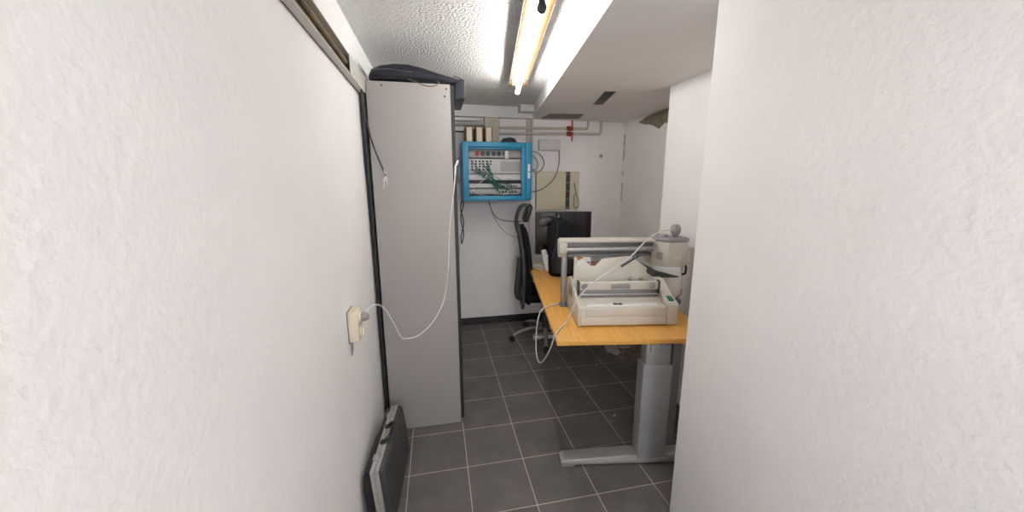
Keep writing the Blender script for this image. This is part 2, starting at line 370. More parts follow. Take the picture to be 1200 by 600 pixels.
# ------------------------------------------------------------------ wall socket, plug and white cable
s = thing('wall_socket', 'cream surface mounted double socket on the left wall', 'socket', (WX, -1.70, 0.918))
b = new(); bx(b, 0, 0.040, -0.040, 0.040, -0.062, 0.062, 0.006, 3); obj('socket_box', b, 'cream', s)
for z in (-0.03, 0.03):
    b = new(); lathe(b, [(0.024, 0), (0.024, 0.006), (0.021, 0.008), (0.019, 0.002), (0.002, 0.001)], (0.040, 0, z), 20, (1, 0, 0)); f_ = obj('socket_ring', b, 'cream', s)
b = new(); bx(b, 0, 0.003, -0.043, 0.043, -0.066, 0.064); obj('back_plate', b, 'greydark', s)
b = new(); prism(b, [(0.001, -0.075), (0.006, -0.062), (0.006, -0.10), (0.001, -0.13)], 'y', -0.02, 0.0); obj('cable_entry', b, 'midgrey', s)
cb = thing('power_cable', 'white power cable from the wall socket draped across the cabinet side', 'cable', (-0.40, -1.70, 0.948))
b = new(); lathe(b, [(0.017, 0), (0.018, .012), (0.014, .025), (0.007, .030)], (-0.020, 0, 0), 16, (1, 0, 0)); obj('plug', b, 'midgrey', cb)
W = [(-0.407, -1.692, 0.95), (-0.398, -1.64, 0.962), (-0.389, -1.5, 0.93), (-0.372, -1.38, 0.862), (-0.349, -1.28, 0.745), (-0.328, -1.2, 0.636), (-0.295, -1.17, 0.612), (-0.24, -1.14, 0.612), (-0.165, -1.125, 0.668), (-0.102, -1.12, 0.767), (-0.071, -1.115, 0.867), (-0.051, -1.115, 1.019), (-0.04, -1.115, 1.192), (-0.022, -1.115, 1.335), (-0.006, -1.116, 1.443), (0.004, -1.118, 1.522), (0.008, -1.116, 1.57), (0.018, -1.108, 1.592), (0.026, -1.06, 1.60), (0.028, -0.95, 1.585)]
W = [(x + 0.40, y + 1.70, z - 0.948) for x, y, z in W]
b = new(); tube(b, W, 0.0037, 8, 6); obj('lead', b, 'cable', cb)
b = new(); tube(b, W[15:18], 0.0055, 8, 4); obj('sleeve', b, 'cable', cb)

# loose cable with frayed end by the left wall
lc = thing('loose_cable', 'dark cable hanging from the trunking with frayed white wire ends', 'cable', (-0.44, -1.2, 1.92))
K = [(-0.435, -1.14, 1.975), (-0.437, -1.18, 1.955), (-0.436, -1.2, 1.883), (-0.426, -1.17, 1.77), (-0.41, -1.14, 1.67), (-0.381, -1.13, 1.578), (-0.36, -1.125, 1.517)]
off = lambda L: [(x + 0.44, y + 1.2, z - 1.92) for x, y, z in L]
b = new(); tube(b, off(K), 0.0040, 8, 6); obj('sheath', b, 'cabledark', lc)
e = (-0.36, -1.125, 1.517)
for q in [(-0.366, -1.13, 1.547), (-0.356, -1.14, 1.486), (-0.371, -1.14, 1.45), (-0.347, -1.135, 1.503), (-0.378, -1.13, 1.49), (-0.349, -1.13, 1.538), (-0.352, -1.135, 1.47)]:
    mid = tuple((a_ + b_) / 2 + random.uniform(-.006, .006) for a_, b_ in zip(e, q))
    b = new(); tube(b, off([e, mid, q]), 0.0016, 6, 4); obj('bare_wire', b, 'cable', lc)
b = new(); tube(b, [(-0.447, -1.12, 1.95), (-0.449, -1.12, 1.7), (-0.447, -1.10, 1.2), (-0.448, -1.10, 0.02)], 0.011, 8, 4)
tag(obj('black_conduit', b, 'edge'), 'black conduit running down the gap between cabinet and left wall', 'conduit')

# ------------------------------------------------------------------ briefcase
br_len = 0.47
bc = thing('briefcase', 'dark hard briefcase with silver frame leaning on the left wall', 'briefcase', (-0.366, -1.565, 0), 0)
bc.rotation_euler = (0, math.radians(-4.0), math.radians(-4.0))
H = 0.305; y0, y1 = -br_len / 2, br_len / 2
def shell(s, thick, top):
    q = [(s * 0.017, 0.012), (s * thick, 0.018), (s * thick, H - 0.09), (s * (top + 0.012), H - 0.02), (s * top, H - 0.004), (s * 0.017, H - 0.002)]
    b_ = new(); prism(b_, q, 'y', y0 + 0.004, y1 - 0.004, 0.004); return b_
obj('front_shell', shell(1, 0.046, 0.030), 'casefront', bc)
obj('back_shell', shell(-1, 0.056, 0.034), 'black', bc)
b = new()
for s in (-1, 1):
    xa, xb = (0.004, 0.018) if s > 0 else (-0.018, -0.004)
    bx(b, xa, xb, y0, y1, H - 0.010, H, 0.002); bx(b, xa, xb, y0, y1, 0.004, 0.014, 0.002)
    bx(b, xa, xb, y0, y0 + 0.010, 0.006, H - 0.002, 0.002); bx(b, xa, xb, y1 - 0.010, y1, 0.006, H - 0.002, 0.002)
obj('metal_frame', b, 'alu', bc, 'silver metal frame')
b = new(); bx(b, -0.005, 0.005, y0 + 0.002, y1 - 0.002, 0.006, H - 0.002); obj('frame_band', b, 'brass', bc)
b = new(); tube(b, [(0.004, -0.058, H), (0.016, -0.058, H + 0.014), (0.030, -0.050, H + 0.024), (0.034, -0.035, H + 0.026), (0.034, 0.035, H + 0.026), (0.030, 0.050, H + 0.024), (0.016, 0.058, H + 0.014), (0.004, 0.058, H)], 0.0065, 8, 4, flat=1.3)
h_ = obj('handle', b, 'black', bc)
for s in (-1, 1):
    b = new(); bx(b, -0.012, 0.014, s * 0.055 - 0.012, s * 0.055 + 0.012, H - 0.001, H + 0.008, 0.002); obj('handle_mount', b, 'black', h_)
    b = new(); bx(b, -0.022, 0.010, s * 0.15 - 0.018, s * 0.15 + 0.018, H - 0.001, H + 0.005, 0.002); bx(b, -0.016, -0.004, s * 0.15 - 0.010, s * 0.15 + 0.010, H + 0.004, H + 0.009, 0.001); obj('latch', b, 'steel', bc)
for s in (-1, 1):
    b = new(); lathe(b, [(0.007, 0), (0.006, .004), (.001, .005)], (-0.034, y0 + 0.004, 0.10 if s > 0 else 0.03), 12, (0, -1, 0)); obj('stud', b, 'brass', bc)

# ------------------------------------------------------------------ blue rack cabinet on the back wall
RX0, RX1, RZ0, RZ1, RY0 = 0.136, 0.764, 1.322, 1.838, 0.12
rk = thing('rack_cabinet', 'bright blue open fronted network rack cabinet on the back wall', 'rack', ((RX0 + RX1) / 2, WY, RZ0))
w2, hh, dy = (RX1 - RX0) / 2, RZ1 - RZ0, RY0 - WY
b = new()
bx(b, -w2, -w2 + 0.02, dy + 0.03, -0.005, 0, hh, 0.003); bx(b, w2 - 0.02, w2, dy + 0.03, -0.005, 0, hh, 0.003)
bx(b, -w2, w2, dy + 0.03, -0.005, hh - 0.02, hh, 0.003); bx(b, -w2, w2, dy + 0.03, -0.005, 0, 0.02, 0.003)
obj('housing', b, 'bluedark', rk)
b = new()
bx(b, -w2, -w2 + 0.052, dy, dy + 0.032, 0.0, hh, 0.004); bx(b, w2 - 0.095, w2 - 0.05, dy + 0.006, dy + 0.032, 0.0, hh, 0.004)
bx(b, -w2, w2 - 0.045, dy + 0.002, dy + 0.032, hh - 0.045, hh, 0.004); bx(b, -w2, w2 - 0.045, dy + 0.002, dy + 0.032, 0.0, 0.045, 0.004)
bx(b, -w2 + 0.05, w2 - 0.09, dy + 0.02, dy + 0.05, hh - 0.062, hh - 0.045, 0.002)
obj('front_frame', b, 'blue', rk)
b = new(); bx(b, w2 - 0.052, w2, dy - 0.006, dy + 0.034, 0.012, hh + 0.001, 0.005); sp = obj('side_post', b, 'blue', rk)
b = new(); bx(b, w2 - 0.040, w2 - 0.018, dy - 0.010, dy - 0.005, 0.20, 0.325, 0.002); lk = obj('lock_plate', b, 'whiteplastic', sp, 'white lock plate')
b = new(); lathe(b, [(0.007, 0), (0.006, .004), (.001, .0045)], (w2 - 0.029, dy - 0.010, 0.258), 12, (0, -1, 0)); obj('lock', b, 'charcoal', lk)
yc = dy + 0.085      # plane of the mounted panels
x0, x1 = -w2 + 0.035, w2 - 0.06
b = new(); bx(b, x0 - 0.01, x1 + 0.03, -0.02, -0.01, 0.02, hh - 0.02); obj('back_panel', b, 'rackin', rk)
for xx in (x0 - 0.004, x1 - 0.002):
    b = new(); bx(b, xx, xx + 0.022, yc, yc + 0.02, 0.03, hh - 0.03); obj('mounting_rail', b, 'rackin', rk)
b = new(); bx(b, x0, x1, yc - 0.004, yc + 0.05, 0.385, 0.455, 0.002); ss = obj('socket_strip', b, 'rackin', rk, 'grey strip of round power sockets')
for k, xx in enumerate((-0.172, -0.122, -0.073, -0.022, 0.028, 0.083)):
    b = new()
    lathe(b, [(0.021, 0), (0.021, .006), (0.018, .007), (0.016, .001), (0.002, .0005)], (xx - 0.005, yc - 0.004, 0.420), 20, (0, -1, 0))
    obj('power_socket', b, 'red' if k == 0 else 'charcoal', ss, 'red power switch' if k == 0 else None)
b = new(); bx(b, 0.070, 0.103, yc - 0.055, yc - 0.010, 0.372, 0.445, 0.008, 3); pg = obj('power_plug', b, 'whiteplastic', rk, 'white power plug')
b = new(); bx(b, x0, x1, yc - 0.002, yc + 0.03, 0.245, 0.375, 0.002); pp = obj('patch_panel', b, 'rackwhite', rk, 'white patch panel with rows of ports')
for r0 in range(4):
    for c0 in range(6):
        if c0 == 5 and r0 > 1: continue
        b = new(); xx = -0.232 + c0 * 0.034; zz = 0.345 - r0 * 0.024
        bx(b, xx, xx + 0.017, yc - 0.0045, yc - 0.001, zz, zz + 0.015, 0.001); obj('port', b, 'rackdark', pp)
b = new(); bx(b, 0.035, x1 - 0.03, yc - 0.0035, yc - 0.001, 0.262, 0.352, 0.001); obj('blank_plate', b, 'rackin', pp)
b = new(); bx(b, x0, x1, yc, yc + 0.06, 0.185, 0.238, 0.002); obj('cover_panel', b, 'rackwhite', rk)
b = new(); bx(b, x0, x1, yc + 0.03, yc + 0.10, 0.155, 0.182, 0.002); obj('cable_slot', b, 'rackdark', rk)
b = new(); bx(b, x0, x1, yc + 0.002, yc + 0.12, 0.115, 0.153, 0.002); sh = obj('switch_unit', b, 'rackwhite', rk)
for k in range(10):
    b = new(); bx(b, -0.02 + k * 0.022, -0.005 + k * 0.022, yc - 0.001, yc + 0.004, 0.122, 0.136, 0.001); obj('port', b, 'rackdark', sh)
b = new(); bx(b, x0, x1, yc + 0.004, yc + 0.10, 0.060, 0.105, 0.002); lo = obj('switch_unit', b, 'rackin', rk)
for k in range(6):
    b = new(); bx(b, 0.02 + k * 0.03, 0.038 + k * 0.03, yc, yc + 0.006, 0.068, 0.086, 0.001); obj('port', b, 'rackdark', lo)
rq = random.Random(11)
for k in range(15):
    xs = -0.223 + rq.randrange(5) * 0.034; zs = 0.352 - rq.randrange(4) * 0.024
    xe = 0.0 + rq.random() * 0.14; ze = 0.075 + rq.random() * 0.05
    mx_ = (xs + xe) / 2 + rq.uniform(-.03, .03); mz = (zs + ze) / 2 - rq.uniform(-.01, .05)
    b = new(); tube(b, [(xs, yc - 0.004, zs), (xs + 0.004, yc - 0.022, zs - 0.006), (mx_, yc - 0.030 - 0.012 * rq.random(), mz), (xe - 0.01, yc - 0.024, ze + 0.02), (xe, yc - 0.002, ze)], 0.0028, 6, 6)
    obj('patch_cable', b, 'teal' if k % 5 else 'cabledark', rk, 'teal patch cable' if k % 5 else 'dark patch cable')
for P_ in ([(-0.07, -0.004, 0.27), (-0.10, -0.035, 0.22), (-0.18, -0.035, 0.14), (-0.235, -0.03, 0.09), (-0.24, -0.02, 0.06)], [(0.13, -0.01, 0.11), (0.10, -0.03, 0.075), (0.04, -0.03, 0.05), (-0.02, -0.02, 0.052)],
           [(-0.235, -0.02, 0.10), (-0.15, -0.03, 0.055), (0.0, -0.028, 0.050), (0.12, -0.02, 0.062), (0.2, -0.01, 0.06)]):
    b = new(); tube(b, [(x, yc + y, z) for x, y, z in P_], 0.0030, 6, 6); obj('patch_cable', b, 'cable', rk, 'white patch cable')
b = new(); tube(b, [(-0.24, yc - 0.03, 0.052), (-0.10, yc - 0.035, 0.048), (0.1, yc - 0.035, 0.050), (0.22, yc - 0.03, 0.046)], 0.0045, 6, 6); obj('patch_cable', b, 'cabledark', rk, 'dark cable bundle')

# three upright boxes and a cable bundle on top of the rack
lab = ['leftmost of three upright cream boxes on the blue rack', 'middle one of three upright cream boxes on the blue rack', 'rightmost of three upright cream boxes on the blue rack']
fb0 = None
for k, xx in enumerate((0.170, 0.258, 0.342)):
    if fb0 is None:
        fb0 = thing('upright_box', lab[0], 'box', (xx, 0.15, RZ1), 0, 'cream boxes on the rack')
        b = new(); bx(b, 0, 0.068, 0.004, 0.20, 0, 0.130, 0.002); obj('box_sleeve', b, 'brown', fb0, 'brown sleeve')
        b = new(); bx(b, 0.010, 0.056, -0.002, 0.006, 0.004, 0.124, 0.002); obj('cream_front', b, 'cream', fb0, 'cream front face')
    else:
        d = dup(fb0); d.location = (xx, 0.15, RZ1); d['label'] = lab[k]
b = new()
for k in range(5):
    a0 = random.uniform(0, 1); L = []
    for i in range(14):
        t_ = i / 14 * 2 * math.pi; L.append((0.575 + (0.078 - 0.006 * k) * math.cos(t_), 0.24 + 0.05 * math.sin(t_ + a0 * .3), RZ1 + 0.010 + k * 0.008 + 0.003 * math.sin(3 * t_)))
    tube(b, L, 0.005, 6, 3, closed=True)
tag(obj('cable_coil', b, 'charcoal'), 'dark grey coiled cable lying on top of the blue rack', 'cable coil')

# ------------------------------------------------------------------ pipes, trunking and fittings on the back wall
b = new(); bx(b, 0.375, 0.520, 0.425, WY, 1.70, 2.098, 0.006); struct('wall_back_pier', b, 'pipe')
b = new(); cyl(b, (WX + 0.02, 0.455, 2.04), (0.375, 0.455, 2.04), 0.026, 16); tag(obj('thick_pipe', b, 'pipegrey'), 'thick grey pipe behind the tall cabinet, under the back beam', 'pipe')
b = new(); cyl(b, (WX + 0.02, 0.47, 1.965), (0.375, 0.47, 1.965), 0.007, 10); tag(obj('thin_conduit', b, 'cabledark'), 'thin dark conduit left of the cream boxes', 'conduit')
b = new(); tube(b, [(0.525, 0.462, 2.008), (1.38, 0.462, 2.020), (1.435, 0.462, 2.022), (1.44, 0.462, 2.03), (1.44, 0.462, 2.098)], 0.0125, 10); tag(obj('water_pipe', b, 'pipe'), 'upper of two long cream water pipes on the back wall', 'pipe', 'cream water pipes')
b = new(); tube(b, [(0.525, 0.462, 1.957), (1.50, 0.462, 1.972), (1.575, 0.462, 1.974), (1.582, 0.462, 1.982), (1.582, 0.462, 2.098)], 0.0125, 10); tag(obj('water_pipe', b, 'pipe'), 'lower of two long cream water pipes on the back wall', 'pipe', 'cream water pipes')
for (z, nm, s) in ((2.020, 'upper red valve on the cream water pipes', 1), (1.968, 'lower red valve on the cream water pipes', -1)):
    v_ = thing('pipe_valve', nm, 'valve', (1.245, 0.462, z), 0, 'red valves on the pipes')
    b = new(); lathe(b, [(0.012, -0.036), (0.020, -0.03), (0.020, -0.01), (0.024, 0), (0.020, 0.01), (0.020, 0.03), (0.012, 0.036)], (0, 0, 0), 14, (1, 0, 0)); obj('valve_body', b, 'darkred', v_)
    b = new(); tube(b, [(0.012, -0.012, 0), (0.012, -0.035, 0.002), (0.012, -0.040, s * 0.02), (0.012, -0.040, s * 0.075)], 0.007, 8); obj('lever', b, 'red', v_)
for k, xx in enumerate((0.810, 0.850)):
    b = new(); cyl(b, (xx, 0.478, 1.60), (xx, 0.478, 2.098), 0.014, 12)
    tag(obj('riser_pipe', b, 'pipe'), ['left one of two thin upright pipes behind the blue rack', 'right one of two thin upright pipes behind the blue rack'][k], 'pipe', 'upright pipes behind the rack')
b = new(); bx(b, 0.835, 0.890, 0.468, WY, 0.60, 1.597, 0.003); tag(obj('wall_duct', b, 'backwall'), 'white upright cable duct below the blue rack', 'duct')
wb = thing('junction_box', 'small white junction box on the back wall right of the rack', 'box', (1.035, WY, 1.856))
b = new(); bx(b, -0.112, 0.112, -0.045, 0, -0.055, 0.052, 0.006, 3); obj('box_body', b, 'boxgrey', wb)
b = new(); bx(b, -0.105, 0.105, -0.052, -0.044, -0.048, 0.046, 0.003); obj('lid', b, 'boxgrey', wb)
b = new(); bx(b, -0.02, 0.03, -0.056, -0.051, 0.030, 0.040, 0.002); obj('catch', b, 'paper', wb)
tm = thing('terminal_box', 'wide cream telephone terminal box with black slotted strip', 'terminal box', (1.128, WY, 1.402))
b = new(); bx(b, -0.230, 0.085, -0.055, 0, -0.195, 0.195, 0.006, 3); obj('left_cover', b, 'termcream', tm)
b = new(); bx(b, 0.086, 0.234, -0.035, 0, -0.192, 0.193, 0.005, 3); rc = obj('right_cover', b, 'termcream', tm)
b = new(); bx(b, 0.088, 0.132, -0.043, -0.034, -0.19, 0.19, 0.002); st = obj('terminal_strip', b, 'rackdark', tm, 'black terminal strip')
for k in range(13):
    b = new(); bx(b, 0.094, 0.124, -0.047, -0.042, -0.180 + k * 0.028, -0.162 + k * 0.028, 0.001); obj('terminal', b, 'charcoal' if k % 3 else 'greydark', st)
for k in range(3):
    b = new(); bx(b, 0.02 + k * 0.02, 0.03 + k * 0.02, -0.0565, -0.0545, -0.172, -0.164, 0.0005); obj('indicator', b, 'charcoal', tm)
b = new(); bx(b, -0.005 - 0.06, -0.002 - 0.06, -0.0562, -0.0545, -0.19, 0.19); obj('cover_seam', b, 'cream', tm)
b = new(); tube(b, [(1.305, 0.448, 1.48), (1.32, 0.444, 1.40), (1.35, 0.444, 1.32), (1.362, 0.444, 1.26), (1.335, 0.444, 1.225), (1.305, 0.444, 1.245), (1.305, 0.444, 1.32), (1.315, 0.448, 1.37)], 0.0035, 6, 6)
tag(obj('phone_cable', b, 'cabledark'), 'black cable loop hanging on the cream terminal box', 'cable')
b = new(); bx(b, 0.91, 1.14, 0.42, WY, 1.168, 1.185, 0.003); tag(obj('wall_ledge', b, 'cream'), 'narrow cream ledge just under the terminal box', 'ledge')
hk = thing('wall_outlet', 'tiny round white fitting alone on the back wall', 'wall fitting', (1.61, WY, 1.757))
b = new(); lathe(b, [(0.022, 0), (0.022, .006), (0.016, .010), (0.014, .006), (.002, .006)], (0, 0, 0), 20, (0, -1, 0)); obj('ring', b, 'cream', hk)
b = new(); lathe(b, [(0.009, .004), (0.008, .014), (.001, .015)], (0, 0, 0), 14, (0, -1, 0)); obj('hook', b, 'greydark', hk)

def cable(name, label, pts, r, m_, grp=None):
    return tag(obj(name, tube(new(), pts, r, 7, 7), m_), label, 'cable', grp)
cable('wall_cable', 'brown cable curving down from underneath the blue rack', [(0.40, 0.44, 1.318), (0.425, 0.45, 1.25), (0.46, 0.47, 1.17), (0.53, 0.48, 1.115), (0.64, 0.485, 1.095), (0.83, 0.485, 1.09)], 0.004, 'cablebrown')
cable('wall_cable', 'faint grey cable sweeping low under the brown cable', [(0.44, 0.486, 1.20), (0.50, 0.487, 1.08), (0.58, 0.487, 0.98), (0.70, 0.487, 0.93), (0.83, 0.487, 0.93)], 0.003, 'pipegrey')
cable('wall_cable', 'dark cable loop bulging from the right side of the rack', [(0.768, 0.36, 1.79), (0.85, 0.42, 1.79), (0.927, 0.44, 1.765), (0.975, 0.45, 1.69), (0.955, 0.45, 1.62), (0.90, 0.43, 1.59), (0.770, 0.35, 1.60)], 0.0042, 'cablebrown')
cable('wall_cable', 'small inner cable loop at the right side of the rack', [(0.768, 0.38, 1.76), (0.83, 0.44, 1.76), (0.895, 0.455, 1.72), (0.915, 0.46, 1.66), (0.88, 0.455, 1.61), (0.770, 0.38, 1.62)], 0.0038, 'cablebrown')
cable('wall_cable', 'dark cable running from the white junction box to the rack', [(1.135, 0.46, 1.80), (1.142, 0.465, 1.69), (1.09, 0.43, 1.545), (1.0, 0.43, 1.45), (0.90, 0.43, 1.40), (0.770, 0.40, 1.385)], 0.0036, 'cabledark')
kb = thing('hanging_cable', 'black twisted cable dangling beside the cabinet edge under the rack', 'cable', (0.135, 0.0, 1.2))
for ph in (0, 1):
    L = []
    for i in range(12):
        z = 1.37 - i * 0.045; L.append((0.012 + 0.014 * math.sin(i * 0.9 + ph * 2.2) - 0.001 * i, WY - 0.006 + 0.001 * (i % 2), z - 1.2))
    b = new(); tube(b, L, 0.0052, 7, 4); obj('strand', b, 'cabledark', kb)
cable('wall_cable', 'thin dark cable along the left side of the rack', [(0.125, 0.40, 1.72), (0.105, 0.36, 1.66), (0.10, 0.34, 1.58), (0.11, 0.36, 1.48)], 0.004, 'cabledark')

# ------------------------------------------------------------------ desk (its own frame: x along the near edge, y to the back)
DA = math.radians(-9.5); DO = (0.437, -1.63); DZ = 0.73
def dw(lx, ly, z=DZ):
    a = -DA
    return (DO[0] + lx * math.cos(a) + ly * math.sin(a), DO[1] - lx * math.sin(a) + ly * math.cos(a), z)
dk = thing('desk', 'orange beech desk on grey metal column legs', 'desk', dw(0, 0, 0), DA)
b = new(); bx(b, 0, 0.80, 0, 1.78, DZ - 0.025, DZ, 0.002); obj('desk_top', b, 'wood', dk)
def leg(yy, flip):
    b_ = new(); bx(b_, 0.445, 0.595, yy, yy + 0.085, 0.04, 0.575, 0.006, 3); bx(b_, 0.457, 0.583, yy + 0.008, yy + 0.077, 0.56, DZ - 0.024, 0.004)
    l_ = obj('leg', b_, 'greymetal', dk)
    b_ = new(); prism(b_, [(0.045, 0), (0.040, 0.028), (0.060, 0.040), (0.38, 0.060), (0.66, 0.060), (0.80, 0.045), (0.82, 0.0), (0.70, 0), (0.68, 0.010), (0.12, 0.010), (0.11, 0)], 'y', yy + 0.004, yy + 0.081, 0.004); obj('foot', b_, 'alu', l_)
    b_ = new(); bx(b_, 0.474, 0.566, yy - 0.003, yy + 0.01, 0.655, 0.69, 0.002)
    bx(b_, 0.500, 0.512, yy - 0.006, yy, 0.66, 0.70, 0.001); bx(b_, 0.530, 0.542, yy - 0.006, yy, 0.66, 0.70, 0.001); obj('bracket', b_, 'greymetal', l_)
    b_ = new(); bx(b_, 0.60, 0.645, yy + 0.02, yy + 0.07, 0.10, DZ - 0.026, 0.004); obj('cable_channel', b_, 'greydark', l_)
leg(0.030, 1); leg(1.62, -1)
b = new(); bx(b, 0.49, 0.55, 0.115, 1.62, DZ - 0.085, DZ - 0.026, 0.004); obj('crossbar', b, 'greymetal', dk)
b = new(); bx(b, 0.10, 0.70, 0.05, 0.095, DZ - 0.04, DZ - 0.0255, 0.002); bx(b, 0.10, 0.70, 1.64, 1.685, DZ - 0.04, DZ - 0.0255, 0.002); obj('support_rail', b, 'greydark', dk)

# ------------------------------------------------------------------ binding machine on the desk
bmn = thing('binding_machine', 'cream binding machine with upright sheet rest on the near end of the desk', 'binding machine', dw(0, 0, DZ), DA)
def z(v): return v - DZ
b = new(); prism(b, [(0.170, z(.736)), (0.170, z(.832)), (0.182, z(.838)), (0.235, z(.838)), (0.26, z(.86)), (0.44, z(.86)), (0.45, z(.736))], 'x', 0.150, 0.610, 0.003); obj('body', b, 'creamwhite', bmn)
b = new(); bx(b, 0.152, 0.600, 0.1645, 0.172, z(.740), z(.785), 0.002); bx(b, 0.180, 0.575, 0.166, 0.172, z(.788), z(.828), 0.002); obj('front_drawer', b, 'creamwhite', bmn)
b = new(); bx(b, 0.185, 0.570, 0.180, 0.225, z(.837), z(.843), 0.002); obj('loading_tray', b, 'whiteplastic', bmn)
b = new(); bx(b, 0.330, 0.352, 0.19, 0.21, z(.842), z(.846), 0.001); bx(b, 0.356, 0.375, 0.19, 0.207, z(.842), z(.847), 0.001); obj('tray_clip', b, 'charcoal', bmn)
cheek = [(0.165, z(.734)), (0.165, z(.832)), (0.180, z(.842)), (0.235, z(.860)), (0.30, z(.900)), (0.36, z(.935)), (0.44, z(.940)), (0.49, z(.900)), (0.49, z(.734))]
b = new(); prism(b, cheek, 'x', 0.137, 0.151, 0.003); ck = obj('cheek', b, 'creamwhite', bmn)
b = new(); bx(b, 0.134, 0.138, 0.35, 0.358, z(.84), z(.90), 0.001); bx(b, 0.134, 0.138, 0.40, 0.408, z(.84), z(.90), 0.001); obj('slot', b, 'charcoal', ck)
b = new(); prism(b, [(0.168, z(.734)), (0.168, z(.846)), (0.180, z(.855)), (0.235, z(.872)), (0.30, z(.905)), (0.36, z(.935)), (0.46, z(.940)), (0.46, z(.734))], 'x', 0.612, 0.668, 0.004); mb = obj('motor_box', b, 'creamwhite', bmn)
sl = math.atan2(.017, .055)
b = new(); bx(b, -0.014, 0.014, -0.022, 0.022, -0.001, 0.005, 0.002, mtx=Matrix.Translation((0.640, 0.212, z(.8655))) @ Matrix.Rotation(sl, 4, 'X')); sw = obj('rocker_switch', b, 'green', mb, 'green rocker switch')
b = new(); bx(b, 0.618, 0.628, 0.175, 0.19, z(.731), z(.736)); bx(b, 0.148, 0.165, 0.18, 0.2, z(.730), z(.737)); bx(b, 0.148, 0.165, 0.42, 0.44, z(.730), z(.737)); bx(b, 0.59, 0.605, 0.42, 0.44, z(.730), z(.737)); obj('rubber_foot', b, 'charcoal', bmn)
b = new(); bx(b, 0.160, 0.600, 0.275, 0.300, z(.862), z(.905), 0.001); obj('punch_bed', b, 'midgrey', bmn)
b = new(); cyl(b, (0.16, 0.268, z(.878)), (0.60, 0.268, z(.878)), 0.006, 10); obj('guide_rod', b, 'steel', bmn)
b = new(); bx(b, 0.158, 0.592, 0.255, 0.285, z(.905), z(.950), 0.006, 3); br_ = obj('pressing_bar', b, 'creamwhite', bmn)
b = new(); bx(b, 0.330, 0.432, 0.246, 0.257, z(.914), z(.940), 0.008, 3); obj('grip_pad', b, 'midgrey', br_, 'grey grip pad')
for xx in (0.186, 0.556):
    b = new(); lathe(b, [(0.016, 0), (0.017, .006), (0.013, .012), (0.005, .013)], (xx, 0.255, z(.928)), 18, (0, -1, 0)); obj('knob', b, 'midgrey', br_, 'grey knob')
b = new(); bx(b, 0.152, 0.160, 0.25, 0.29, z(.88), z(.955), 0.003); bx(b, 0.592, 0.600, 0.25, 0.29, z(.88), z(.955), 0.003); obj('bar_bracket', b, 'charcoal', bmn)
pan = [(.138, .86), (.136, 1.025), (.142, 1.032), (.172, 1.066), (.192, 1.068), (.222, 1.030), (.255, 1.027), (.292, 1.065), (.44, 1.080), (.458, 1.075), (.543, 1.015), (.546, .86)]
b = new(); prism(b, [(x, z(q)) for x, q in pan], 'y', 0.310, 0.320, 0.002); sr = obj('sheet_rest', b, 'creamwhite', bmn)
for xx in (0.452, 0.513):
    b = new(); lathe(b, [(0.012, 0), (0.013, .004), (0.008, .007), (0.004, .014), (.001, .015)], (xx, 0.310, z(.955)), 16, (0, -1, 0)); obj('screw_knob', b, 'brass', sr)
b = new(); tube(b, [(0.395, 0.300, z(1.025)), (0.505, 0.296, z(1.095))], 0.006, 8); obj('lever', b, 'black', bmn, 'black lever rod')
b = new(); prism(b, [(0.548, z(.862)), (0.548, z(.985)), (0.610, z(.94)), (0.628, z(.862))], 'y', 0.33, 0.345, 0.002); obj('side_guard', b, 'creamwhite', bmn)

# ------------------------------------------------------------------ frame machine with roller bar and motor head behind it
fm = thing('roller_press', 'frame machine with long steel roller and cream motor head behind the binding machine', 'machine', dw(0, 0, DZ), DA)
yf = 0.50
b = new(); bx(b, 0.105, 0.135, yf, yf + 0.04, 0.008, z(1.06), 0.003); pl_ = obj('post', b, 'greymetal', fm)
b = new(); bx(b, 0.095, 0.147, yf - 0.01, yf + 0.05, 0, 0.010, 0.002); obj('post_foot', b, 'greydark', pl_)
b = new(); bx(b, 0.500, 0.545, yf, yf + 0.04, 0.008, z(1.06), 0.003); obj('post', b, 'greydark', fm)
b = new(); bx(b, 0.137, 0.86, yf + 0.005, yf + 0.10, 0.0, 0.030, 0.004); obj('base_rail', b, 'greydark', fm)
cap = [(yf - 0.035, z(1.143)), (yf + 0.055, z(1.143)), (yf + 0.055, z(1.085)), (yf + 0.03, z(1.040)), (yf - 0.005, z(1.040)), (yf - 0.035, z(1.075))]
b = new(); prism(b, cap, 'x', 0.082, 0.126, 0.003); obj('end_cap', b, 'creamwhite', fm)
b = new(); prism(b, [(yf - 0.035, z(1.132)), (yf - 0.038, z(1.143)), (yf + 0.055, z(1.150)), (yf + 0.055, z(1.135))], 'x', 0.090, 0.650, 0.001); obj('top_plate', b, 'creamwhite', fm)
b = new(); bx(b, 0.126, 0.645, yf - 0.005, yf + 0.05, z(1.045), z(1.133), 0.002); obj('beam', b, 'greydark', fm)
b = new(); cyl(b, (0.126, yf - 0.014, z(1.090)), (0.640, yf - 0.014, z(1.090)), 0.016, 20); ro = obj('roller', b, 'alu', fm, 'steel roller')
b = new(); cyl(b, (0.600, yf - 0.014, z(1.090)), (0.642, yf - 0.014, z(1.090)), 0.021, 20); obj('collar', b, 'midgrey', ro)
b = new(); bx(b, 0.13, 0.63, yf - 0.028, yf - 0.003, z(1.045), z(1.060), 0.002); obj('lower_slide', b, 'greydark', fm)
b = new(); tube(b, [(0.14, yf - 0.02, z(1.040)), (0.25, yf - 0.025, z(1.020)), (0.38, yf - 0.025, z(1.018)), (0.50, yf - 0.02, z(1.035))], 0.003, 6, 5); obj('tension_wire', b, 'greydark', fm)
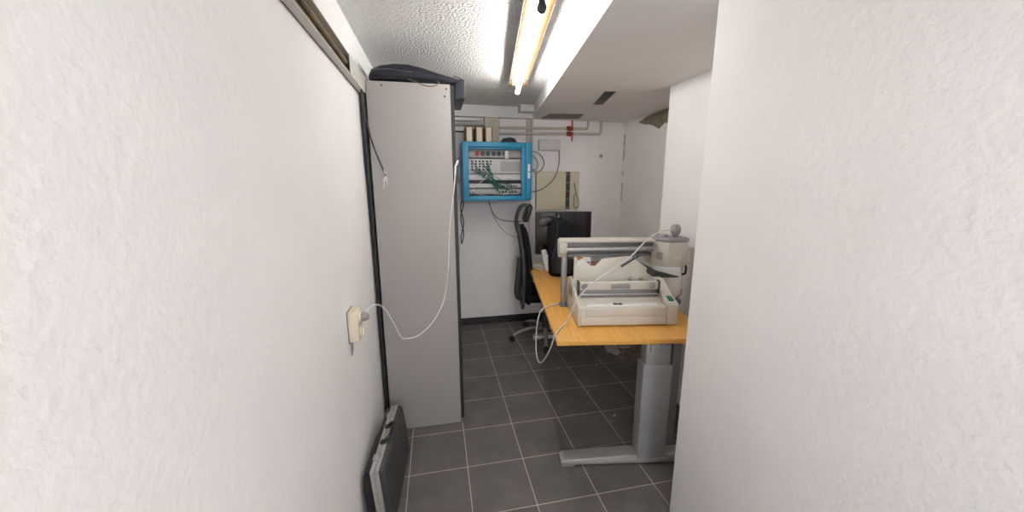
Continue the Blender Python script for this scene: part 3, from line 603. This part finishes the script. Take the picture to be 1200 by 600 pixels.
# motor head: faceted cream box, grey lid, knob
cx_, cy_ = 0.748, yf + 0.02
head = [(-0.098, -0.01), (-0.03, -0.085), (0.075, -0.085), (0.10, -0.055), (0.10, 0.09), (-0.098, 0.09)]
b = new(); prism(b, [(cx_ + x, cy_ + y) for x, y in head], 'z', z(0.985), z(1.135), 0.006); hd = obj('motor_head', b, 'creamwhite', fm)
b = new(); prism(b, [(cx_ + x * 1.06, cy_ + y * 1.06) for x, y in head], 'z', z(1.132), z(1.157), 0.009); obj('lid', b, 'midgrey', hd, 'grey lid')
a_ = math.atan2(-0.075, 0.068)
b = new()
for k in range(5):
    for j in range(4):
        bx(b, -0.014 + j * 0.009, -0.009 + j * 0.009, -0.003, 0.001, -0.018 + k * 0.009, -0.013 + k * 0.009, mtx=Matrix.Translation((cx_ - 0.064, cy_ - 0.048, z(1.045))) @ Matrix.Rotation(a_, 4, 'Z'))
obj('vent_grille', b, 'greydark', hd)
b = new(); bx(b, cx_ + 0.005, cx_ + 0.05, cy_ - 0.088, cy_ - 0.084, z(1.03), z(1.058), 0.001); obj('plate', b, 'cream', hd)
b = new(); lathe(b, [(0.014, 0), (0.016, .012), (0.026, .025), (0.030, .042), (0.028, .060), (0.018, .074), (.002, .078)], (cx_ + 0.035, cy_ - 0.02, z(1.156)), 24); obj('top_knob', b, 'midgrey', hd, 'grey ball knob')
b = new(); lathe(b, [(0.030, 0), (0.029, .010), (0.022, .018), (.002, .021)], (cx_ - 0.035, cy_ - 0.01, z(1.155)), 20); obj('cap_button', b, 'midgrey', hd)
b = new(); lathe(b, [(0.02, 0.030), (0.060, 0.032), (0.085, 0.06), (0.094, 0.11), (0.096, 0.18), (0.094, 0.256)], (cx_ + 0.006, cy_ + 0.005, 0), 32); lh = obj('lower_housing', b, 'whiteplastic', fm, 'white rounded lower housing')
b = new(); tube(b, [(cx_ + 0.08, cy_ - 0.055, z(.995)), (cx_ + 0.088, cy_ - 0.075, z(.985)), (cx_ + 0.088, cy_ - 0.075, z(.945)), (cx_ + 0.08, cy_ - 0.055, z(.935))], 0.007, 8, 3); obj('side_handle', b, 'black', lh)
b = new(); tube(b, [(cx_ - 0.02, cy_ - 0.085, 0.045), (cx_ + 0.03, cy_ - 0.090, 0.060), (cx_ + 0.075, cy_ - 0.070, 0.085), (cx_ + 0.098, cy_ - 0.03, 0.105)], 0.003, 6, 5); obj('seam_cord', b, 'darkred', lh)
b = new(); prism(b, [(0.548, z(1.020)), (0.562, z(1.016)), (0.66, z(.965)), (0.78, z(.935)), (0.78, z(.928)), (0.66, z(.930)), (0.552, z(.948))], 'y', yf - 0.09, yf - 0.06, 0.002); obj('dark_guard', b, 'charcoal', fm, 'dark wedge shaped guard')
cord = [(0.764, 0.47, 1.2), (0.709, 0.44, 1.207), (0.651, 0.4, 1.205), (0.582, 0.35, 1.188), (0.515, 0.3, 1.158), (0.419, 0.22, 1.1), (0.318, 0.18, 1.044), (0.219, 0.16, 0.985), (0.156, 0.15, 0.93), (0.118, 0.155, 0.87), (0.098, 0.19, 0.79), (0.080, 0.20, 0.745), (0.054, 0.170, 0.736), (0.003, 0.074, 0.733), (-0.017, 0.1, 0.647), (-0.033, 0.2, 0.535), (-0.049, 0.3, 0.463), (-0.058, 0.38, 0.476), (-0.057, 0.42, 0.539), (-0.048, 0.45, 0.636), (-0.028, 0.47, 0.705), (0.0, 0.470, 0.736), (0.05, 0.512, 0.736), (0.085, 0.535, 0.736), (0.15, 0.60, 0.736)]
b = new(); tube(b, [(x, y, q - DZ) for x, y, q in cord], 0.0036, 8, 6); obj('power_cord', b, 'cablegrey', fm, 'grey white power cord')

# leaflet behind the sheet rest
lf = thing('brochure', 'printed leaflet leaning behind the binding machine sheet rest', 'leaflet', dw(0.215, 0.462, DZ), DA)
mt = Matrix.Translation((0, 0, 0)) @ Matrix.Rotation(math.radians(-2), 4, 'X')
b = new(); bx(b, -0.045, 0.055, 0, 0.003, 0, 0.318, mtx=mt); obj('white_page', b, 'paper', lf)
b = new(); prism(b, [(-0.03, .318), (0.0, .318), (0.025, .298), (-0.01, .290), (-0.03, .305)], 'y', -0.002, -0.0003, mtx=mt); obj('amber_picture', b, 'amber', lf)
b = new(); prism(b, [(-0.01, .286), (0.02, .294), (0.05, .285), (0.05, .275), (0.0, .275)], 'y', -0.002, -0.0003, mtx=mt); obj('violet_picture', b, 'violet', lf)

# ------------------------------------------------------------------ monitor, bag, cables on the far end of the desk
mo = thing('monitor', 'black flat monitor standing on the far end of the desk', 'monitor', dw(0.29, 1.52, DZ), DA)
b = new(); bx(b, -0.245, 0.245, -0.005, 0.035, 0.13, 0.505, 0.006, 3); bz = obj('casing', b, 'black', mo)
b = new(); bx(b, -0.232, 0.232, -0.0065, -0.003, 0.155, 0.493, 0.001); obj('screen', b, 'screen', mo)
b = new(); bx(b, -0.035, 0.035, 0.035, 0.060, 0.012, 0.33, 0.004); obj('stand_neck', b, 'black', mo)
b = new(); prism(b, [(-0.09, -0.03), (0.12, -0.03), (0.13, 0.10), (-0.09, 0.10)], 'z', 0, 0.014, 0.003); obj('stand_base', b, 'black', mo)
bp_ = thing('backpack', 'slim black backpack standing in front of the black monitor', 'backpack', dw(0.238, 1.30, DZ), DA)
rg = []; SE2 = superell(28, 2.8)
for zz, hx, hy, ox_ in ((0, .095, .07, .004), (.012, .105, .078, .004), (.10, .108, .082, .002), (.22, .108, .082, 0), (.32, .106, .078, -.002), (.38, .100, .072, -.004), (.425, .084, .062, -.010), (.455, .058, .048, -.02), (.472, .026, .028, -.026)):
    rg.append([(ox_ + cx2 * hx, cy2 * hy, zz) for cx2, cy2 in SE2])
obj('pack_body', loft(new(), rg), 'blackmesh', bp_)
b = new(); rg = []
for zz, hx, hy in ((.03, .07, .02), (.04, .082, .03), (.20, .085, .034), (.24, .075, .028), (.26, .04, .012)):
    rg.append([(cx2 * hx, -0.078 + cy2 * hy, zz) for cx2, cy2 in SE2])
obj('front_pocket', loft(b, rg), 'navy', bp_)
b = new(); tube(b, [(-0.050, 0, .455), (-0.045, -0.005, .50), (-0.030, -0.006, .515), (-0.012, -0.006, .50), (-0.010, 0, .46)], 0.008, 8, 4, flat=1.4); obj('carry_loop', b, 'navy', bp_)
b = new(); tube(b, [(-0.045, -0.045, .455), (-0.05, -0.085, .40), (-0.06, -0.098, .28), (-0.065, -0.10, .12)], 0.009, 8, 5, flat=1.8); obj('shoulder_strap', b, 'navy', bp_)
b = new(); rg = []
for xx, hy, hz, zc in ((-.175, .012, .022, .430), (-.165, .022, .036, .432), (-.125, .030, .044, .440), (-.085, .032, .042, .445), (-.045, .028, .030, .440), (-.02, .012, .012, .436)):
    rg.append([(xx, 0.06 + a1 * hy, zc + a2 * hz) for a1, a2 in superell(20, 2.2)])
pad = obj('shoulder_pad', loft(b, rg), 'black', bp_)
b = new(); lathe(b, [(.030, 0), (.034, .006), (.026, .012), (.004, .014)], (-.150, 0.034, .430), 20, (0, -1, 0)); obj('pad_patch', b, 'charcoal', pad)
ps = thing('power_strip', 'white power strip leaning upright among the white cables on the desk', 'power strip', dw(0.145, 1.385, DZ), DA)
mt = Matrix.Rotation(math.radians(-12), 4, 'Y') @ Matrix.Rotation(math.radians(-8), 4, 'X')
b = new(); bx(b, -0.022, 0.022, -0.018, 0.018, 0.012, 0.195, 0.006, 3, mtx=mt); obj('strip_body', b, 'whiteplastic', ps)
for k in range(3):
    b = new(); t_ = bmesh.new(); lathe(t_, [(0.017, 0), (0.017, .003), (0.014, .001), (.001, .001)], (0, -0.018, 0.05 + k * 0.05), 16, (0, -1, 0)); merge(b, t_, mt); obj('outlet', b, 'paper', ps)
b = new(); tube(b, [(0.04, 0, 0.19), (0.05, -0.01, 0.235), (0.06, 0.0, 0.25), (0.07, 0.02, 0.20), (0.075, 0.03, 0.10), (0.07, 0.02, 0.012)], 0.0045, 7, 5); 
obj('lead', tube(b, [(-0.04, 0.02, 0.19), (-0.042, 0.02, 0.195)], 0.003, 6), 'cable', ps)
b = new(); rq = random.Random(5)
for k in range(7):
    L = []; r1 = 0.050 + rq.random() * 0.030; r2 = 0.055 + rq.random() * 0.04; ph = rq.random() * 6; cxx = 0.005 + rq.uniform(-.012, .012); cyy = rq.uniform(-.03, .03)
    for i in range(12):
        t_ = i / 12 * 2 * math.pi; L.append((cxx + r1 * math.cos(t_ + ph), cyy + r2 * math.sin(t_ + ph), 0.006 + k * 0.006 + 0.003 * math.sin(2 * t_ + k)))
    tube(b, L, 0.0042, 7, 4, closed=True)
cc = obj('cable_heap', b, 'cable'); cc.location = dw(0.104, 1.53, DZ); cc.rotation_euler = (0, 0, DA)
tag(cc, 'tangle of coiled white cables on the desk edge by the power strip', 'cable coil')

# ------------------------------------------------------------------ office chair
ch = thing('office_chair', 'black high backed office chair on a grey five star base behind the desk', 'chair', (0.880, 0.0, 0), DA)
b = new(); lathe(b, [(0.030, 0.075), (0.042, 0.080), (0.042, 0.125), (0.032, 0.135), (0.026, 0.22), (0.018, 0.23), (0.018, 0.42)], (0, 0, 0), 20); obj('gas_column', b, 'charcoal', ch)
first_leg = None
for k in range(5):
    an = math.radians(192 + 72 * k)
    d_ = Vector((math.cos(an), math.sin(an), 0))
    b = new(); tube(b, [d_ * 0.035 + Vector((0, 0, .108)), d_ * 0.14 + Vector((0, 0, .115)), d_ * 0.24 + Vector((0, 0, .095)), d_ * 0.325 + Vector((0, 0, .062))], [0.022, 0.013], 10, 5, flat=0.8)
    l_ = obj('leg', b, 'greymetal', ch)
    p = d_ * 0.335; sd = Vector((-d_.y, d_.x, 0))
    b = new()
    for s in (-1, 1): lathe(b, [(0.010, -0.009), (0.024, -0.008), (0.027, -0.003), (0.027, 0.003), (0.024, 0.008), (0.010, 0.009)], p + sd * 0.013 * s + Vector((0, 0, 0.027)), 18, sd)
    cyl(b, p + Vector((0, 0, 0.03)) - d_ * 0.008, p + Vector((0, 0, 0.062)) - d_ * 0.008, 0.008, 8)
    obj('caster', b, 'black', l_)
b = new(); bx(b, -0.21, 0.25, -0.235, 0.235, 0.425, 0.505, 0.035, 4); obj('seat', b, 'blackmesh', ch)
b = new(); bx(b, -0.12, 0.10, -0.09, 0.09, 0.385, 0.430, 0.010); tube(b, [(-0.08, 0, .40), (-0.20, 0, .395), (-0.27, 0, .44), (-0.262, 0, .60), (-0.245, 0, .80)], 0.020, 10, 5, flat=1.6); obj('mechanism', b, 'charcoal', ch)
# backrest: curved pad, bowed frame round it
def bkx(zz): 
    t_ = (zz - 0.40) / 0.70
    return -0.205 + 0.03 * math.sin(t_ * math.pi) - 0.035 * t_
rg = []
for i in range(15):
    zz = 0.40 + 0.70 * i / 14; ww = 0.225 - 0.05 * (i / 14) ** 2
    if i in (0, 14): ww *= 0.86
    th = 0.030 if i not in (0, 14) else 0.014
    rg.append([(bkx(zz) + cx2 * th - 0.03 * (abs(cy2) ** 2) * -1, cy2 * ww, zz) for cx2, cy2 in superell(24, 3.0)])
obj('backrest', loft(new(), rg), 'blackmesh', ch)
L = []
for i in range(9):
    zz = 0.385 + 0.72 * i / 8; L.append((bkx(zz) - 0.030, -(0.225 - 0.05 * (i / 8) ** 2), zz))
Lr = [(x, -y, q) for x, y, q in reversed(L)]
b = new(); tube(b, L + [(bkx(1.12) - 0.03, 0, 1.125)] + Lr + [(bkx(.37) - 0.03, 0, .375)], 0.014, 8, 3, closed=True); obj('back_frame', b, 'charcoal', ch)
b = new(); rg = []
for zz, hx, hy, xo in ((1.135, .012, .09, -.208), (1.15, .026, .13, -.205), (1.21, .032, .142, -.185), (1.27, .028, .13, -.165), (1.29, .012, .09, -.160)):
    rg.append([(xo + cx2 * hx, cy2 * hy, zz) for cx2, cy2 in superell(24, 2.8)])
hr = obj('headrest', loft(b, rg), 'black', ch)
b = new()
for s in (-0.07, 0.07): tube(b, [(-0.262, s, 1.02), (-0.285, s, 1.11), (-0.275, s, 1.20), (-0.235, s, 1.275), (-0.18, s, 1.285)], 0.010, 8, 5, flat=1.4)
obj('headrest_bracket', b, 'charcoal', hr)
for s in (-1, 1):
    b = new(); tube(b, [(0.02, s * 0.20, .43), (0.02, s * 0.275, .44), (0.01, s * 0.285, .52), (0.0, s * 0.285, .62)], 0.014, 8, 4); bx(b, -0.11, 0.13, s * 0.285 - 0.04, s * 0.285 + 0.04, .61, .64, 0.012, 3); obj('armrest', b, 'black', ch)

# ------------------------------------------------------------------ plaster debris on the floor under the desk
b = new()
for n, rx, ry, cx0, cy0, jit, sd in ((16, .060, .115, 1.395, -0.385, .7, 1), (12, .028, .055, 1.44, -0.30, .8, 4), (12, .03, .035, 1.395, -0.19, .8, 2), (10, .022, .028, 1.49, -0.27, .7, 3), (10, .035, .03, 1.60, -0.26, .8, 7), (12, .07, .02, 1.52, -0.36, .6, 9)):
    prism(b, blob(n, rx, ry, cx0, cy0, jit, sd), 'z', 0.0012, 0.005)
for (x, y, r) in ((1.13, -0.62, .006), (1.15, -0.66, .004), (1.11, -0.68, .004), (0.966, -1.26, .008), (0.915, -1.30, .003), (1.46, -.45, .008), (1.50, -.40, .006)):
    lathe(b, [(r, 0), (r * .9, r * .6), (r * .4, r)], (x, y, 0), 7)
ddd = new(); prism(ddd, [(1.34, -.19), (1.33, -.42), (1.40, -.62), (1.52, -.80), (1.66, -.72), (1.74, -.40), (1.72, -.19)], 'z', 0.0, 0.001)
tag(obj('floor_dust', ddd, 'dust'), 'dusty film on the floor tiles around the spilled plaster', 'dust', None, 'stuff')
tag(obj('plaster_debris', b, 'plaster'), 'white spilled plaster and crumbs on the dark tiles under the desk', 'debris', None, 'stuff')
